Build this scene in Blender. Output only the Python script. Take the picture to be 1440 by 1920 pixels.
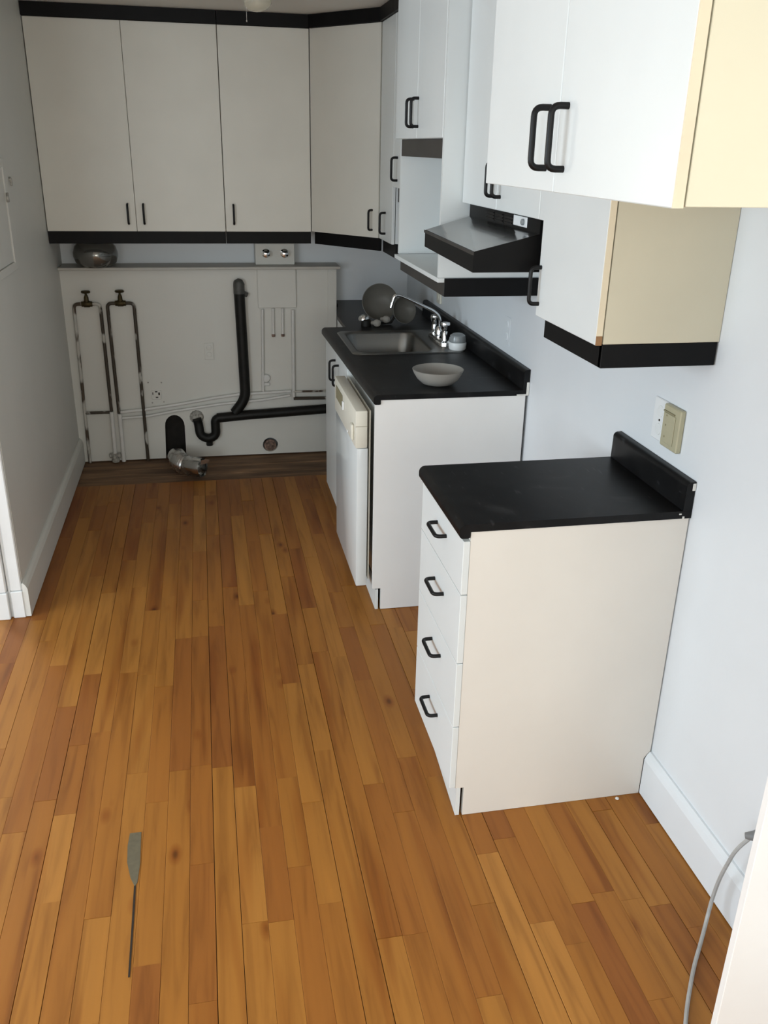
import bpy, bmesh, math, random
from mathutils import Vector, Matrix
from mathutils.geometry import tessellate_polygon
random.seed(7)
scene = bpy.context.scene
for o in list(bpy.data.objects):
    bpy.data.objects.remove(o, do_unlink=True)
C = scene.collection
PI = math.pi

# ------------------------------------------------------------------ camera
CAM_LOC = (-1.2064, -1.9090, 1.7687)
CAM_R = (0.98100128, -0.19308467, 0.01883608)
CAM_D = (-0.05701606, -0.37975422, -0.92332871)
CAM_F = (0.1854337, 0.90471269, -0.3835483)
FOCAL_PX = 1645.1
cam_data = bpy.data.cameras.new('camera')
cam = bpy.data.objects.new('camera', cam_data)
C.objects.link(cam)
m = Matrix.Identity(4)
for i in range(3):
    m[i][0] = CAM_R[i]; m[i][1] = -CAM_D[i]; m[i][2] = -CAM_F[i]; m[i][3] = CAM_LOC[i]
cam.matrix_world = m
cam_data.sensor_fit = 'HORIZONTAL'
cam_data.sensor_width = 36.0
cam_data.lens = FOCAL_PX * 36.0 / 1440.0
cam_data.clip_start = 0.02
scene.camera = cam

# ------------------------------------------------------------------ world, window light, exposure
world = bpy.data.worlds.new('sky')
scene.world = world
world.use_nodes = True
bg = world.node_tree.nodes['Background']
bg.inputs[0].default_value = (0.75, 0.86, 1.0, 1)
bg.inputs[1].default_value = 0.25
scene.view_settings.view_transform = 'Standard'
scene.view_settings.look = 'None'
scene.view_settings.exposure = 0.02
scene.view_settings.gamma = 1.0
scene.view_settings.use_curve_mapping = False
scene.cycles.max_bounces = 8
scene.cycles.glossy_bounces = 3
scene.cycles.transmission_bounces = 5

def window_light(name, loc, direction, sx, sy, power, color):
    ld = bpy.data.lights.new(name, 'AREA')
    ld.shape = 'RECTANGLE'; ld.size = sx; ld.size_y = sy
    ld.energy = power; ld.color = color
    o = bpy.data.objects.new(name, ld); C.objects.link(o)
    o.location = loc
    o.rotation_euler = Vector(direction).to_track_quat('-Z', 'Y').to_euler()
    return o
# daylight coming in through the four windows of the open room behind and to the left
window_light('daylight_rear', (-0.75, -3.48, 1.45), (0, 1, -0.35), 1.3, 1.3, 37, (1.0, 0.97, 0.87))
window_light('daylight_side', (-5.08, -0.7, 1.45), (1, 0, -0.2), 2.7, 1.3, 122, (0.81, 0.94, 1.03))
window_light('daylight_rear_left', (-3.3, -3.48, 1.45), (0.2, 1, -0.2), 1.7, 1.3, 58, (0.84, 0.95, 1.02))
window_light('daylight_left_room', (-4.0, 3.68, 1.50), (0.5, -1, -1.3), 0.9, 1.2, 74, (1.0, 0.94, 0.80))

# ------------------------------------------------------------------ materials
MAT = {}
def new_mat(name):
    mt = bpy.data.materials.new(name); mt.use_nodes = True
    nt = mt.node_tree; MAT[name] = mt
    return mt, nt, nt.nodes['Principled BSDF']
def N(nt, t, **kw):
    n = nt.nodes.new(t)
    for k, v in kw.items():
        if hasattr(n, k) and not k.startswith('i_'): setattr(n, k, v)
    return n
def ramp(nt, stops, interp='LINEAR'):
    r = N(nt, 'ShaderNodeValToRGB'); cr = r.color_ramp; cr.interpolation = interp
    while len(cr.elements) < len(stops): cr.elements.new(0.5)
    for e, (p, c) in zip(cr.elements, stops):
        e.position = p; e.color = (c[0], c[1], c[2], 1)
    return r
def pos_scaled(nt, scale):
    g = N(nt, 'ShaderNodeNewGeometry'); mp = N(nt, 'ShaderNodeMapping')
    mp.inputs['Scale'].default_value = scale
    nt.links.new(g.outputs['Position'], mp.inputs['Vector'])
    return mp
def paint(name, col, rough=0.5, var=0.05, scale=6, bump=0.0, bump_scale=120, spec=0.5):
    """painted / laminated surface with faint mottling and fine relief"""
    mt, nt, b = new_mat(name)
    mp = pos_scaled(nt, (scale,)*3)
    no = N(nt, 'ShaderNodeTexNoise'); no.inputs['Scale'].default_value = 1.0; no.inputs['Detail'].default_value = 4
    nt.links.new(mp.outputs[0], no.inputs['Vector'])
    lo = tuple(max(0, c*(1-var)) for c in col); hi = tuple(min(1, c*(1+var)) for c in col)
    r = ramp(nt, [(0.3, lo), (0.7, hi)])
    nt.links.new(no.outputs[0], r.inputs[0]); nt.links.new(r.outputs[0], b.inputs['Base Color'])
    b.inputs['Roughness'].default_value = rough
    b.inputs['Specular IOR Level'].default_value = spec
    if bump:
        n2 = N(nt, 'ShaderNodeTexNoise'); n2.inputs['Scale'].default_value = bump_scale
        nt.links.new(mp.outputs[0], n2.inputs['Vector'])
        mp2 = pos_scaled(nt, (1, 1, 1)); nt.links.new(mp2.outputs[0], n2.inputs['Vector'])
        bp = N(nt, 'ShaderNodeBump'); bp.inputs['Strength'].default_value = bump; bp.inputs['Distance'].default_value = 0.002
        nt.links.new(n2.outputs[0], bp.inputs['Height']); nt.links.new(bp.outputs[0], b.inputs['Normal'])
    return mt
paint('wall_paint', (0.735, 0.77, 0.80), 0.55, 0.03, 2, 0.15, 60)
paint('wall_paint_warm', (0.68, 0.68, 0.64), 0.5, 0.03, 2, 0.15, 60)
paint('room_paint', (0.60, 0.60, 0.58), 0.6, 0.03, 2)
paint('ledge_shaded', (0.50, 0.49, 0.45), 0.5, 0.06, 8)  # ledge colour darkened to paint in the shade under the rear cabinets
paint('melamine_bright', (0.85, 0.845, 0.83), 0.4, 0.02, 4)
paint('ceiling_paint', (0.74, 0.73, 0.69), 0.7, 0.04, 2, 0.1, 40)
paint('trim_paint', (0.78, 0.80, 0.80), 0.4, 0.03, 5)
paint('melamine', (0.75, 0.785, 0.785), 0.38, 0.02, 4, 0.04, 300)
paint('melamine_shaded', (0.73, 0.72, 0.66), 0.42, 0.03, 4, 0.04, 300)  # same melamine as the front cabinets, rear shade put into its colour
paint('melamine_warm', (0.79, 0.755, 0.695), 0.42, 0.03, 3)
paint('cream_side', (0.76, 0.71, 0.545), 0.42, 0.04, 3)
paint('cream_side_shaded', (0.66, 0.61, 0.47), 0.42, 0.04, 3)  # same cream panel, colour darkened to paint in the over-fridge cabinet's shade
paint('cream_edge', (0.80, 0.70, 0.52), 0.45, 0.05, 8)
paint('bare_edge', (0.30, 0.16, 0.07), 0.7, 0.1, 60)
paint('black_laminate', (0.006, 0.006, 0.0065), 0.5, 0.2, 10, spec=0.14)
paint('hood_enamel', (0.010, 0.010, 0.010), 0.2, 0.2, 10, spec=0.9)
paint('grey_laminate', (0.035, 0.032, 0.029), 0.5, 0.2, 10)
paint('black_handle', (0.006, 0.006, 0.0065), 0.42, 0.1, 10, spec=0.25)
paint('dark_cavity', (0.012, 0.010, 0.008), 0.9, 0.3, 30)
paint('black_plastic', (0.009, 0.009, 0.008), 0.5, 0.3, 25, spec=0.25)
paint('grey_abs', (0.07, 0.07, 0.065), 0.5, 0.2, 30)
paint('white_plastic', (0.80, 0.82, 0.83), 0.35, 0.02, 10)
paint('appliance_cream', (0.76, 0.73, 0.63), 0.4, 0.03, 8)
paint('appliance_white', (0.74, 0.77, 0.77), 0.12, 0.02, 5)
paint('switch_beige', (0.43, 0.40, 0.27), 0.4, 0.05, 20)
paint('dark_beige', (0.25, 0.22, 0.13), 0.5, 0.05, 20)
paint('painted_pipe', (0.70, 0.70, 0.68), 0.45, 0.05, 15)
paint('cord_grey', (0.42, 0.42, 0.41), 0.5, 0.1, 40)
paint('plug_grey', (0.20, 0.20, 0.20), 0.5, 0.1, 40)
paint('plaster', (0.36, 0.35, 0.32), 0.9, 0.5, 60)
paint('rust_disc', (0.22, 0.15, 0.12), 0.8, 0.7, 50)
paint('porcelain', (0.78, 0.75, 0.68), 0.2, 0.03, 10)
paint('grey_cap', (0.25, 0.27, 0.28), 0.2, 0.05, 20)
paint('filler_grey', (0.125, 0.108, 0.068), 0.6, 0.12, 60)
paint('crack_dark', (0.02, 0.013, 0.008), 0.9, 0.2, 60)
paint('paint_chip', (0.75, 0.74, 0.70), 0.6, 0.1, 60)

def metal(name, col, rough):
    mt, nt, b = new_mat(name)
    mp = pos_scaled(nt, (8, 8, 8)); no = N(nt, 'ShaderNodeTexNoise'); no.inputs['Scale'].default_value = 3
    nt.links.new(mp.outputs[0], no.inputs['Vector'])
    r = ramp(nt, [(0.3, (rough*0.8,)*3), (0.7, (min(1, rough*1.25),)*3)])
    nt.links.new(no.outputs[0], r.inputs[0]); nt.links.new(r.outputs[0], b.inputs['Roughness'])
    b.inputs['Base Color'].default_value = (*col, 1); b.inputs['Metallic'].default_value = 1
def brushed(name, col, rough):
    mt, nt, b = new_mat(name)
    mp = pos_scaled(nt, (300, 20, 300)); no = N(nt, 'ShaderNodeTexNoise'); no.inputs['Scale'].default_value = 1
    nt.links.new(mp.outputs[0], no.inputs['Vector'])
    r = ramp(nt, [(0.3, tuple(c*.94 for c in col)), (0.7, col)])
    nt.links.new(no.outputs[0], r.inputs[0]); nt.links.new(r.outputs[0], b.inputs['Base Color'])
    b.inputs['Metallic'].default_value = 1; b.inputs['Roughness'].default_value = rough
metal('chrome', (0.85, 0.86, 0.87), 0.08)
brushed('stainless', (0.24, 0.24, 0.23), 0.33)
metal('brass_old', (0.085, 0.068, 0.036), 0.6)
metal('aluminium', (0.62, 0.62, 0.61), 0.25)
def glass(name, col, rough, trans, alpha=1.0):
    mt, nt, b = new_mat(name)
    mp = pos_scaled(nt, (20, 20, 20)); no = N(nt, 'ShaderNodeTexNoise'); no.inputs['Scale'].default_value = 1
    nt.links.new(mp.outputs[0], no.inputs['Vector'])
    r = ramp(nt, [(0.3, tuple(c*0.93 for c in col)), (0.7, col)])
    nt.links.new(no.outputs[0], r.inputs[0]); nt.links.new(r.outputs[0], b.inputs['Base Color'])
    b.inputs['Roughness'].default_value = rough; b.inputs['Transmission Weight'].default_value = trans
    b.inputs['IOR'].default_value = 1.3
glass('smoked_glass', (0.24, 0.24, 0.225), 0.05, 0.35)
_sg = MAT['smoked_glass'].node_tree.nodes['Principled BSDF']
_sg.inputs['Metallic'].default_value = 0.55; _sg.inputs['IOR'].default_value = 1.5; _sg.inputs['Roughness'].default_value = 0.14
glass('frosted_glass', (0.52, 0.50, 0.46), 0.45, 0.45)
glass('frosted_shade', (0.22, 0.21, 0.185), 0.4, 0.45)
glass('clear_bulb', (0.85, 0.82, 0.70), 0.1, 0.6)

MAT['hood_enamel'].node_tree.nodes['Principled BSDF'].inputs['Coat Weight'].default_value = 0.45
MAT['hood_enamel'].node_tree.nodes['Principled BSDF'].inputs['Coat Roughness'].default_value = 0.08
# black laminate worktop with cloudy grey marbling and fine scratches
def counter_mat():
    mt, nt, b = new_mat('counter_laminate')
    mp = pos_scaled(nt, (5, 5, 5))
    no = N(nt, 'ShaderNodeTexNoise'); no.inputs['Scale'].default_value = 1.4; no.inputs['Detail'].default_value = 8
    no.inputs['Distortion'].default_value = 1.2
    nt.links.new(mp.outputs[0], no.inputs['Vector'])
    r = ramp(nt, [(0.35, (0.006, 0.006, 0.0065)), (0.6, (0.011, 0.011, 0.0115)), (0.80, (0.045, 0.045, 0.046))])
    nt.links.new(no.outputs[0], r.inputs[0])
    mp2 = pos_scaled(nt, (90, 14, 30)); n2 = N(nt, 'ShaderNodeTexNoise'); n2.inputs['Scale'].default_value = 1; n2.inputs['Detail'].default_value = 6
    nt.links.new(mp2.outputs[0], n2.inputs['Vector'])
    r2 = ramp(nt, [(0.66, (0, 0, 0)), (0.78, (1, 1, 1))]); nt.links.new(n2.outputs[0], r2.inputs[0])
    mx = N(nt, 'ShaderNodeMix', data_type='RGBA'); nt.links.new(r2.outputs[0], mx.inputs[0])
    nt.links.new(r.outputs[0], mx.inputs[6]); mx.inputs[7].default_value = (0.045, 0.045, 0.048, 1)
    nt.links.new(mx.outputs[2], b.inputs['Base Color'])
    b.inputs['Roughness'].default_value = 0.36; b.inputs['Specular IOR Level'].default_value = 0.16
counter_mat()

# floor strips: colour by board, grain along the board, a few knots
def plank_mat():
    mt, nt, b = new_mat('strip_floor')
    oi = N(nt, 'ShaderNodeObjectInfo')
    g = N(nt, 'ShaderNodeNewGeometry')
    mul = N(nt, 'ShaderNodeVectorMath', operation='SCALE'); 
    comb = N(nt, 'ShaderNodeCombineXYZ')
    m1 = N(nt, 'ShaderNodeMath', operation='MULTIPLY'); m1.inputs[1].default_value = 37.0
    m2 = N(nt, 'ShaderNodeMath', operation='MULTIPLY'); m2.inputs[1].default_value = 91.0
    nt.links.new(oi.outputs['Random'], m1.inputs[0]); nt.links.new(oi.outputs['Random'], m2.inputs[0])
    nt.links.new(m1.outputs[0], comb.inputs[0]); nt.links.new(m2.outputs[0], comb.inputs[1])
    add = N(nt, 'ShaderNodeVectorMath', operation='ADD')
    nt.links.new(g.outputs['Position'], add.inputs[0]); nt.links.new(comb.outputs[0], add.inputs[1])
    def mapped(scale):
        mp = N(nt, 'ShaderNodeMapping'); mp.inputs['Scale'].default_value = scale
        nt.links.new(add.outputs[0], mp.inputs['Vector']); return mp
    # board tone
    tone = ramp(nt, [(0.0, (0.262, 0.089, 0.017)), (0.2, (0.305, 0.111, 0.019)), (0.5, (0.335, 0.132, 0.022)),
                     (0.85, (0.372, 0.155, 0.028)), (1.0, (0.425, 0.185, 0.038))])
    nt.links.new(oi.outputs['Random'], tone.inputs[0])
    # long grain
    mp = mapped((34, 2.2, 10)); gr = N(nt, 'ShaderNodeTexNoise'); gr.inputs['Scale'].default_value = 1; gr.inputs['Detail'].default_value = 5
    gr.inputs['Distortion'].default_value = 0.7
    nt.links.new(mp.outputs[0], gr.inputs['Vector'])
    gramp = ramp(nt, [(0.28, (0.62, 0.56, 0.50)), (0.5, (1, 1, 1)), (0.75, (1.12, 1.12, 1.08))])
    nt.links.new(gr.outputs[0], gramp.inputs[0])
    mx = N(nt, 'ShaderNodeMix', data_type='RGBA', blend_type='MULTIPLY'); mx.inputs[0].default_value = 0.75
    nt.links.new(tone.outputs[0], mx.inputs[6]); nt.links.new(gramp.outputs[0], mx.inputs[7])
    # broad heartwood streaks
    mp = mapped((11, 0.9, 3)); st = N(nt, 'ShaderNodeTexNoise'); st.inputs['Scale'].default_value = 1; st.inputs['Detail'].default_value = 2
    nt.links.new(mp.outputs[0], st.inputs['Vector'])
    sr = ramp(nt, [(0.56, (1, 1, 1)), (0.68, (0.70, 0.56, 0.44))]); nt.links.new(st.outputs[0], sr.inputs[0])
    mx2 = N(nt, 'ShaderNodeMix', data_type='RGBA', blend_type='MULTIPLY'); mx2.inputs[0].default_value = 0.8
    nt.links.new(mx.outputs[2], mx2.inputs[6]); nt.links.new(sr.outputs[0], mx2.inputs[7])
    # knots
    mp = mapped((7, 3.2, 0.0)); vo = N(nt, 'ShaderNodeTexVoronoi'); vo.inputs['Scale'].default_value = 1
    nt.links.new(mp.outputs[0], vo.inputs['Vector'])
    kr = ramp(nt, [(0.03, (0.30, 0.20, 0.14)), (0.07, (0.70, 0.56, 0.44)), (0.15, (1, 1, 1))]); nt.links.new(vo.outputs['Distance'], kr.inputs[0])
    mx3 = N(nt, 'ShaderNodeMix', data_type='RGBA', blend_type='MULTIPLY'); mx3.inputs[0].default_value = 0.9
    nt.links.new(mx2.outputs[2], mx3.inputs[6]); nt.links.new(kr.outputs[0], mx3.inputs[7])
    nt.links.new(mx3.outputs[2], b.inputs['Base Color'])
    b.inputs['Roughness'].default_value = 0.45; b.inputs['Specular IOR Level'].default_value = 0.3
    bp = N(nt, 'ShaderNodeBump'); bp.inputs['Strength'].default_value = 0.12; bp.inputs['Distance'].default_value = 0.001
    nt.links.new(gr.outputs[0], bp.inputs['Height']); nt.links.new(bp.outputs[0], b.inputs['Normal'])
plank_mat()
def wood_dark(name, c0, c1, scale):
    mt, nt, b = new_mat(name)
    mp = pos_scaled(nt, scale); no = N(nt, 'ShaderNodeTexNoise'); no.inputs['Scale'].default_value = 1; no.inputs['Detail'].default_value = 8
    no.inputs['Distortion'].default_value = 0.6
    nt.links.new(mp.outputs[0], no.inputs['Vector'])
    r = ramp(nt, [(0.3, c0), (0.62, c1), (0.8, tuple(min(1, c*2.2) for c in c1))])
    nt.links.new(no.outputs[0], r.inputs[0]); nt.links.new(r.outputs[0], b.inputs['Base Color'])
    b.inputs['Roughness'].default_value = 0.8
wood_dark('subfloor_wood', (0.10, 0.056, 0.030), (0.23, 0.132, 0.070), (2.5, 18, 5))
# old pipe: white paint flaked down to dark metal
def worn_pipe(name, lo, hi, dark):
    mt, nt, b = new_mat(name)
    mp = pos_scaled(nt, (14, 14, 7)); no = N(nt, 'ShaderNodeTexNoise'); no.inputs['Scale'].default_value = 1; no.inputs['Detail'].default_value = 3
    nt.links.new(mp.outputs[0], no.inputs['Vector'])
    r = ramp(nt, [(lo, dark), (hi, (0.50, 0.49, 0.45))]); nt.links.new(no.outputs[0], r.inputs[0])
    nt.links.new(r.outputs[0], b.inputs['Base Color']); b.inputs['Roughness'].default_value = 0.55
worn_pipe('pipe_worn_dark', 0.56, 0.62, (0.045, 0.034, 0.022))
worn_pipe('pipe_worn_light', 0.42, 0.50, (0.07, 0.05, 0.032))

# ------------------------------------------------------------------ mesh helpers
class MB:
    def __init__(self): self.bm = bmesh.new()
    def box(self, x0, x1, y0, y1, z0, z1, bev=0.0, seg=1):
        r = bmesh.ops.create_cube(self.bm, size=1.0)
        vs = r['verts']
        for v in vs:
            v.co = Vector((x0 + (v.co.x+.5)*(x1-x0), y0 + (v.co.y+.5)*(y1-y0), z0 + (v.co.z+.5)*(z1-z0)))
        if bev > 0:
            es = list({e for v in vs for e in v.link_edges})
            bmesh.ops.bevel(self.bm, geom=es, offset=bev, segments=seg, affect='EDGES', profile=0.5)
        return self
    def prism(self, pts, f0, f1):
        """pts: 2d outline; f0(p), f1(p): map outline to the two ends"""
        a = [self.bm.verts.new(f0(p)) for p in pts]; b = [self.bm.verts.new(f1(p)) for p in pts]
        n = len(pts)
        for i in range(n):
            self.bm.faces.new((a[i], a[(i+1) % n], b[(i+1) % n], b[i]))
        tris = tessellate_polygon([[Vector((p[0], p[1], 0)) for p in pts]])
        for t in tris:
            self.bm.faces.new([a[i] for i in t]); self.bm.faces.new([b[i] for i in reversed(t)])
        return self
    def plate(self, outer, holes, f0, f1):
        loops = [outer] + list(holes)
        flat = [p for l in loops for p in l]
        a = [self.bm.verts.new(f0(p)) for p in flat]; b = [self.bm.verts.new(f1(p)) for p in flat]
        tris = tessellate_polygon([[Vector((p[0], p[1], 0)) for p in l] for l in loops])
        for t in tris:
            try:
                self.bm.faces.new([a[i] for i in t]); self.bm.faces.new([b[i] for i in reversed(t)])
            except ValueError: pass
        k = 0
        for l in loops:
            n = len(l)
            for i in range(n):
                self.bm.faces.new((a[k+i], a[k+(i+1) % n], b[k+(i+1) % n], b[k+i]))
            k += n
        return self
    def loops(self, rings, cap0=False, cap1=False, closed=True):
        vv = [[self.bm.verts.new(p) for p in r] for r in rings]
        n = len(rings[0])
        for i in range(len(vv)-1):
            for j in range(n if closed else n-1):
                self.bm.faces.new((vv[i][j], vv[i][(j+1) % n], vv[i+1][(j+1) % n], vv[i+1][j]))
        if cap0: self.bm.faces.new(list(reversed(vv[0])))
        if cap1: self.bm.faces.new(vv[-1])
        return self
    def tube(self, pts, rad, n=12, cap=True):
        pts = [Vector(p) for p in pts]; rings = []
        rads = rad if isinstance(rad, (list, tuple)) else [rad]*len(pts)
        up = None
        for i, p in enumerate(pts):
            t = (pts[min(i+1, len(pts)-1)] - pts[max(i-1, 0)]).normalized()
            if up is None:
                up = Vector((0, 0, 1)) if abs(t.z) < 0.9 else Vector((1, 0, 0))
            u = (up - t*up.dot(t)).normalized(); w = t.cross(u); up = u
            rings.append([p + rads[i]*(math.cos(2*PI*k/n)*u + math.sin(2*PI*k/n)*w) for k in range(n)])
        return self.loops(rings, cap, cap)
    def lathe(self, prof, org=(0, 0, 0), axis=(0, 0, 1), n=28, cap0=True, cap1=True):
        org = Vector(org); ax = Vector(axis).normalized()
        u = ax.orthogonal().normalized(); w = ax.cross(u)
        rings = [[org + ax*h + r*(math.cos(2*PI*k/n)*u + math.sin(2*PI*k/n)*w) for k in range(n)] for r, h in prof]
        return self.loops(rings, cap0, cap1)
    def mesh(self, name, smooth=False, shift=(0, 0, 0)):
        bmesh.ops.recalc_face_normals(self.bm, faces=self.bm.faces[:])
        me = bpy.data.meshes.new(name)
        s = Vector(shift)
        for v in self.bm.verts: v.co -= s
        self.bm.to_mesh(me); self.bm.free()
        if smooth:
            for p in me.polygons: p.use_smooth = True
            try: me.set_sharp_from_angle(angle=math.radians(40))
            except Exception: pass
        return me

def bend(pts, r, seg=5):
    """round the corners of a polyline"""
    pts = [Vector(p) for p in pts]; out = [pts[0]]
    for i in range(1, len(pts)-1):
        a, b, c = pts[i-1], pts[i], pts[i+1]
        d0 = (a-b); d1 = (c-b); q = min(r, d0.length*.49, d1.length*.49)
        p0 = b + d0.normalized()*q; p1 = b + d1.normalized()*q
        for k in range(seg+1):
            t = k/seg; out.append(p0*(1-t)**2 + b*2*t*(1-t) + p1*t*t)
    out.append(pts[-1]); return out
def rrect(x0, x1, y0, y1, r, n=5):
    out = []
    for cx, cy, a in ((x1-r, y1-r, 0), (x0+r, y1-r, 90), (x0+r, y0+r, 180), (x1-r, y0+r, 270)):
        for k in range(n+1):
            t = math.radians(a + 90*k/n); out.append((cx + r*math.cos(t), cy + r*math.sin(t)))
    return out

ROOTLOC = {}
def root(name, loc, label, cat, group=None):
    o = bpy.data.objects.new(name, None); C.objects.link(o); o.location = loc
    o.empty_display_size = 0.1
    o['label'] = label; o['category'] = cat
    if group: o['group'] = group
    return o
def base_of(o):
    v = Vector((0, 0, 0))
    while o is not None:
        v += o.location; o = o.parent
    return v
def part(name, mb, mat, parent, smooth=False, label=None):
    sh = base_of(parent)
    o = bpy.data.objects.new(name, mb.mesh(name, smooth, sh)); C.objects.link(o); o.parent = parent
    o.data.materials.append(MAT[mat])
    if label: o['label'] = label
    return o
def single(name, mb, mat, label, cat, base, smooth=False, group=None):
    o = bpy.data.objects.new(name, mb.mesh(name, smooth, base)); C.objects.link(o); o.location = base
    o.data.materials.append(MAT[mat]); o['label'] = label; o['category'] = cat
    if group: o['group'] = group
    return o
def struct(name, mb, mat, parent=None, smooth=False):
    o = bpy.data.objects.new(name, mb.mesh(name, smooth)); C.objects.link(o)
    o.data.materials.append(MAT[mat]); o.parent = parent
    o['kind'] = 'structure'
    return o
def spart(name, mb, mat, parent, smooth=False):
    o = bpy.data.objects.new(name, mb.mesh(name, smooth)); C.objects.link(o)
    o.data.materials.append(MAT[mat]); o.parent = parent
    return o

# pull handle: mounted on the plane x = 0, sticking out towards -x, 96 mm between feet
_h = MB().tube(bend([(0.001, 0, -0.048), (-0.029, 0, -0.048), (-0.029, 0, 0.048), (0.001, 0, 0.048)], 0.016), 0.0056, 10)
HANDLE = _h.mesh('handle', True); HANDLE.materials.append(MAT['black_handle'])
def handle(parent, loc, rot=(0, 0, 0)):
    o = bpy.data.objects.new('handle', HANDLE); C.objects.link(o); o.parent = parent
    o.location = Vector(loc) - base_of(parent); o.rotation_euler = rot
    return o

# ------------------------------------------------------------------ measures of the room (metres)
XL = -1.986          # left partition face
YB = 3.42            # rear wall
YC = 3.285           # face of the low boxed-in wall at the rear
YE = 1.417           # near end of the left partition
ZC = 2.3715           # ceiling
YF = -3.4; XO = -5.0 # far ends of the open room behind the camera

# ------------------------------------------------------------------ floor
floor = struct('floor', MB().box(XO-.1, 0.12, YF-.1, 3.7, -0.16, -0.018), 'crack_dark')
PITCH = 0.0635
def plank_mesh(name):
    w = PITCH/2 - 0.0002; t = 0.017; c = 0.0006
    prof = [(-w, -t), (w, -t), (w, -c), (w-c, 0), (-w+c, 0), (-w, -c)]
    return MB().prism(prof, lambda p: Vector((p[0], -0.5, p[1])), lambda p: Vector((p[0], 0.5, p[1]))).mesh(name)
PLANK = plank_mesh('plank'); PLANK.materials.append(MAT['strip_floor'])
Y_END = 2.872
nx0 = int(math.floor((-2.28)/PITCH))
rest = MB()
count = 0
def rest_plank(xc, y0, y1):
    w = PITCH/2 - 0.0006
    rest.box(xc-w, xc+w, y0, y1, -0.017, random.uniform(-0.0006, 0.0004))
for i in range(nx0, 0):
    xc = (i + 0.5)*PITCH
    left_room = xc < XL - 0.06
    top = 3.5 if left_room else Y_END
    y = -0.66 - random.uniform(0, 0.5)
    rest_plank(xc, YF+0.01, y - 0.0006)
    gapw = random.choice([0, 0, 0, 0, 0.0004]) if i not in (-20, -15, -3, -27, -9) else 0.0022
    while y < top - 0.02:
        L = random.choice([random.uniform(0.28, 0.55), random.uniform(0.45, 0.9), random.uniform(0.7, 1.35)])
        y1 = min(y + L, top)
        if top - y1 < 0.2: y1 = top
        if left_room and y > 1.6:
            rest_plank(xc, y, y1-0.0008)
        else:
            o = bpy.data.objects.new('plank', PLANK); C.objects.link(o); o.parent = floor
            o.location = (xc, (y+y1)/2, random.uniform(-0.0007, 0.0005)); o.scale = ((PITCH-gapw)/PITCH, (y1-y)-0.0007, 1)
            count += 1
        y = y1
for i in range(int(XO/PITCH), nx0):
    rest_plank((i+0.5)*PITCH, YF+0.01, 3.59)
ro = spart('plank_field', rest, 'strip_floor', floor); ro['kind'] = 'stuff'
# grey filler patch and the crack running from it
spart('filler_patch', MB().prism([(-1.497, .088), (-1.4665, .088), (-1.463, -.03), (-1.466, -.095), (-1.472, -.108), (-1.485, -.075), (-1.497, -.02), (-1.5, .04)],
      lambda p: Vector((p[0], p[1], -0.01)), lambda p: Vector((p[0], p[1], 0.0012))), 'filler_grey', floor)
spart('crack', MB().prism([(-1.474, -.105), (-1.469, -.105), (-1.467, -.22), (-1.466, -.38), (-1.470, -.38), (-1.472, -.22)],
      lambda p: Vector((p[0], p[1], -0.01)), lambda p: Vector((p[0], p[1], 0.0010))), 'crack_dark', floor)
# bare subfloor boards along the rear wall
for k, (y0, y1) in enumerate(((2.876, 2.995), (2.998, 3.13), (3.133, 3.40))):
    spart('subfloor_board', MB().box(XL+.0, -0.02, y0, y1, -0.018, -0.010 + 0.002*k, 0.002), 'subfloor_wood', floor)

# ------------------------------------------------------------------ walls, ceiling
def wall_with_window(name, axis, pos, thick, a0, a1, w0, w1, zs, ze, mat, inward):
    mb = MB()
    def bx(u0, u1, z0, z1):
        p0, p1 = sorted((pos, pos - inward*thick))
        if axis == 'y': mb.box(u0, u1, p0, p1, z0, z1)
        else: mb.box(p0, p1, u0, u1, z0, z1)
    bx(a0, w0, -0.02, ZC); bx(w1, a1, -0.02, ZC); bx(w0, w1, -0.02, zs); bx(w0, w1, ze, ZC)
    return struct(name, mb, mat)
struct('wall_right', MB().box(0.0, 0.12, YF, YB+.12, -0.02, ZC), 'wall_paint')
struct('wall_back', MB().box(XL-.001, -0.0, YB, YB+.12, -0.02, ZC), 'wall_paint')
struct('wall_left', MB().box(XL-.12, XL, YE, YB+.12, -0.02, ZC), 'wall_paint_warm')
mbf = MB()
for u0, u1, z0, z1 in ((XO, -4.2, -.02, ZC), (-2.4, -1.5, -.02, ZC), (-.1, 0, -.02, ZC), (-4.2, -2.4, -.02, .75), (-4.2, -2.4, 2.15, ZC), (-1.5, -.1, -.02, .75), (-1.5, -.1, 2.15, ZC)):
    mbf.box(u0, u1, YF-.12, YF, z0, z1)
struct('wall_front', mbf, 'room_paint')
wall_with_window('wall_far_left', 'x', XO, 0.12, YF, 3.6, -2.1, 0.7, 0.75, 2.15, 'room_paint', 1)
wall_with_window('wall_left_room', 'y', 3.6, 0.12, XO, XL-.12, -4.5, -3.5, 0.75, 2.15, 'room_paint', -1)
struct('ceiling', MB().box(XO, 0.0, YF, YB, ZC, ZC+.1), 'ceiling_paint')
def window(name, axis, pos, a0, a1):
    mb = MB()
    def bx(u0, u1, z0, z1):
        if axis == 'y': mb.box(u0, u1, pos-.03, pos+.03, z0, z1, .004)
        else: mb.box(pos-.03, pos+.03, u0, u1, z0, z1, .004)
    z0, z1 = .75, 2.15
    bx(a0, a0+.05, z0, z1); bx(a1-.05, a1, z0, z1); bx(a0, a1, z0, z0+.05); bx(a0, a1, z1-.05, z1); bx((a0+a1)/2-.02, (a0+a1)/2+.02, z0, z1)
    return struct(name, mb, 'trim_paint')
window('window_1', 'y', YF-.03, -1.5, -.1)
window('window_2', 'x', XO-.03, -2.1, 0.7)
window('window_4', 'y', YF-.03, -4.2, -2.4)
window('window_3', 'y', 3.63, -4.5, -3.5)

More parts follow.
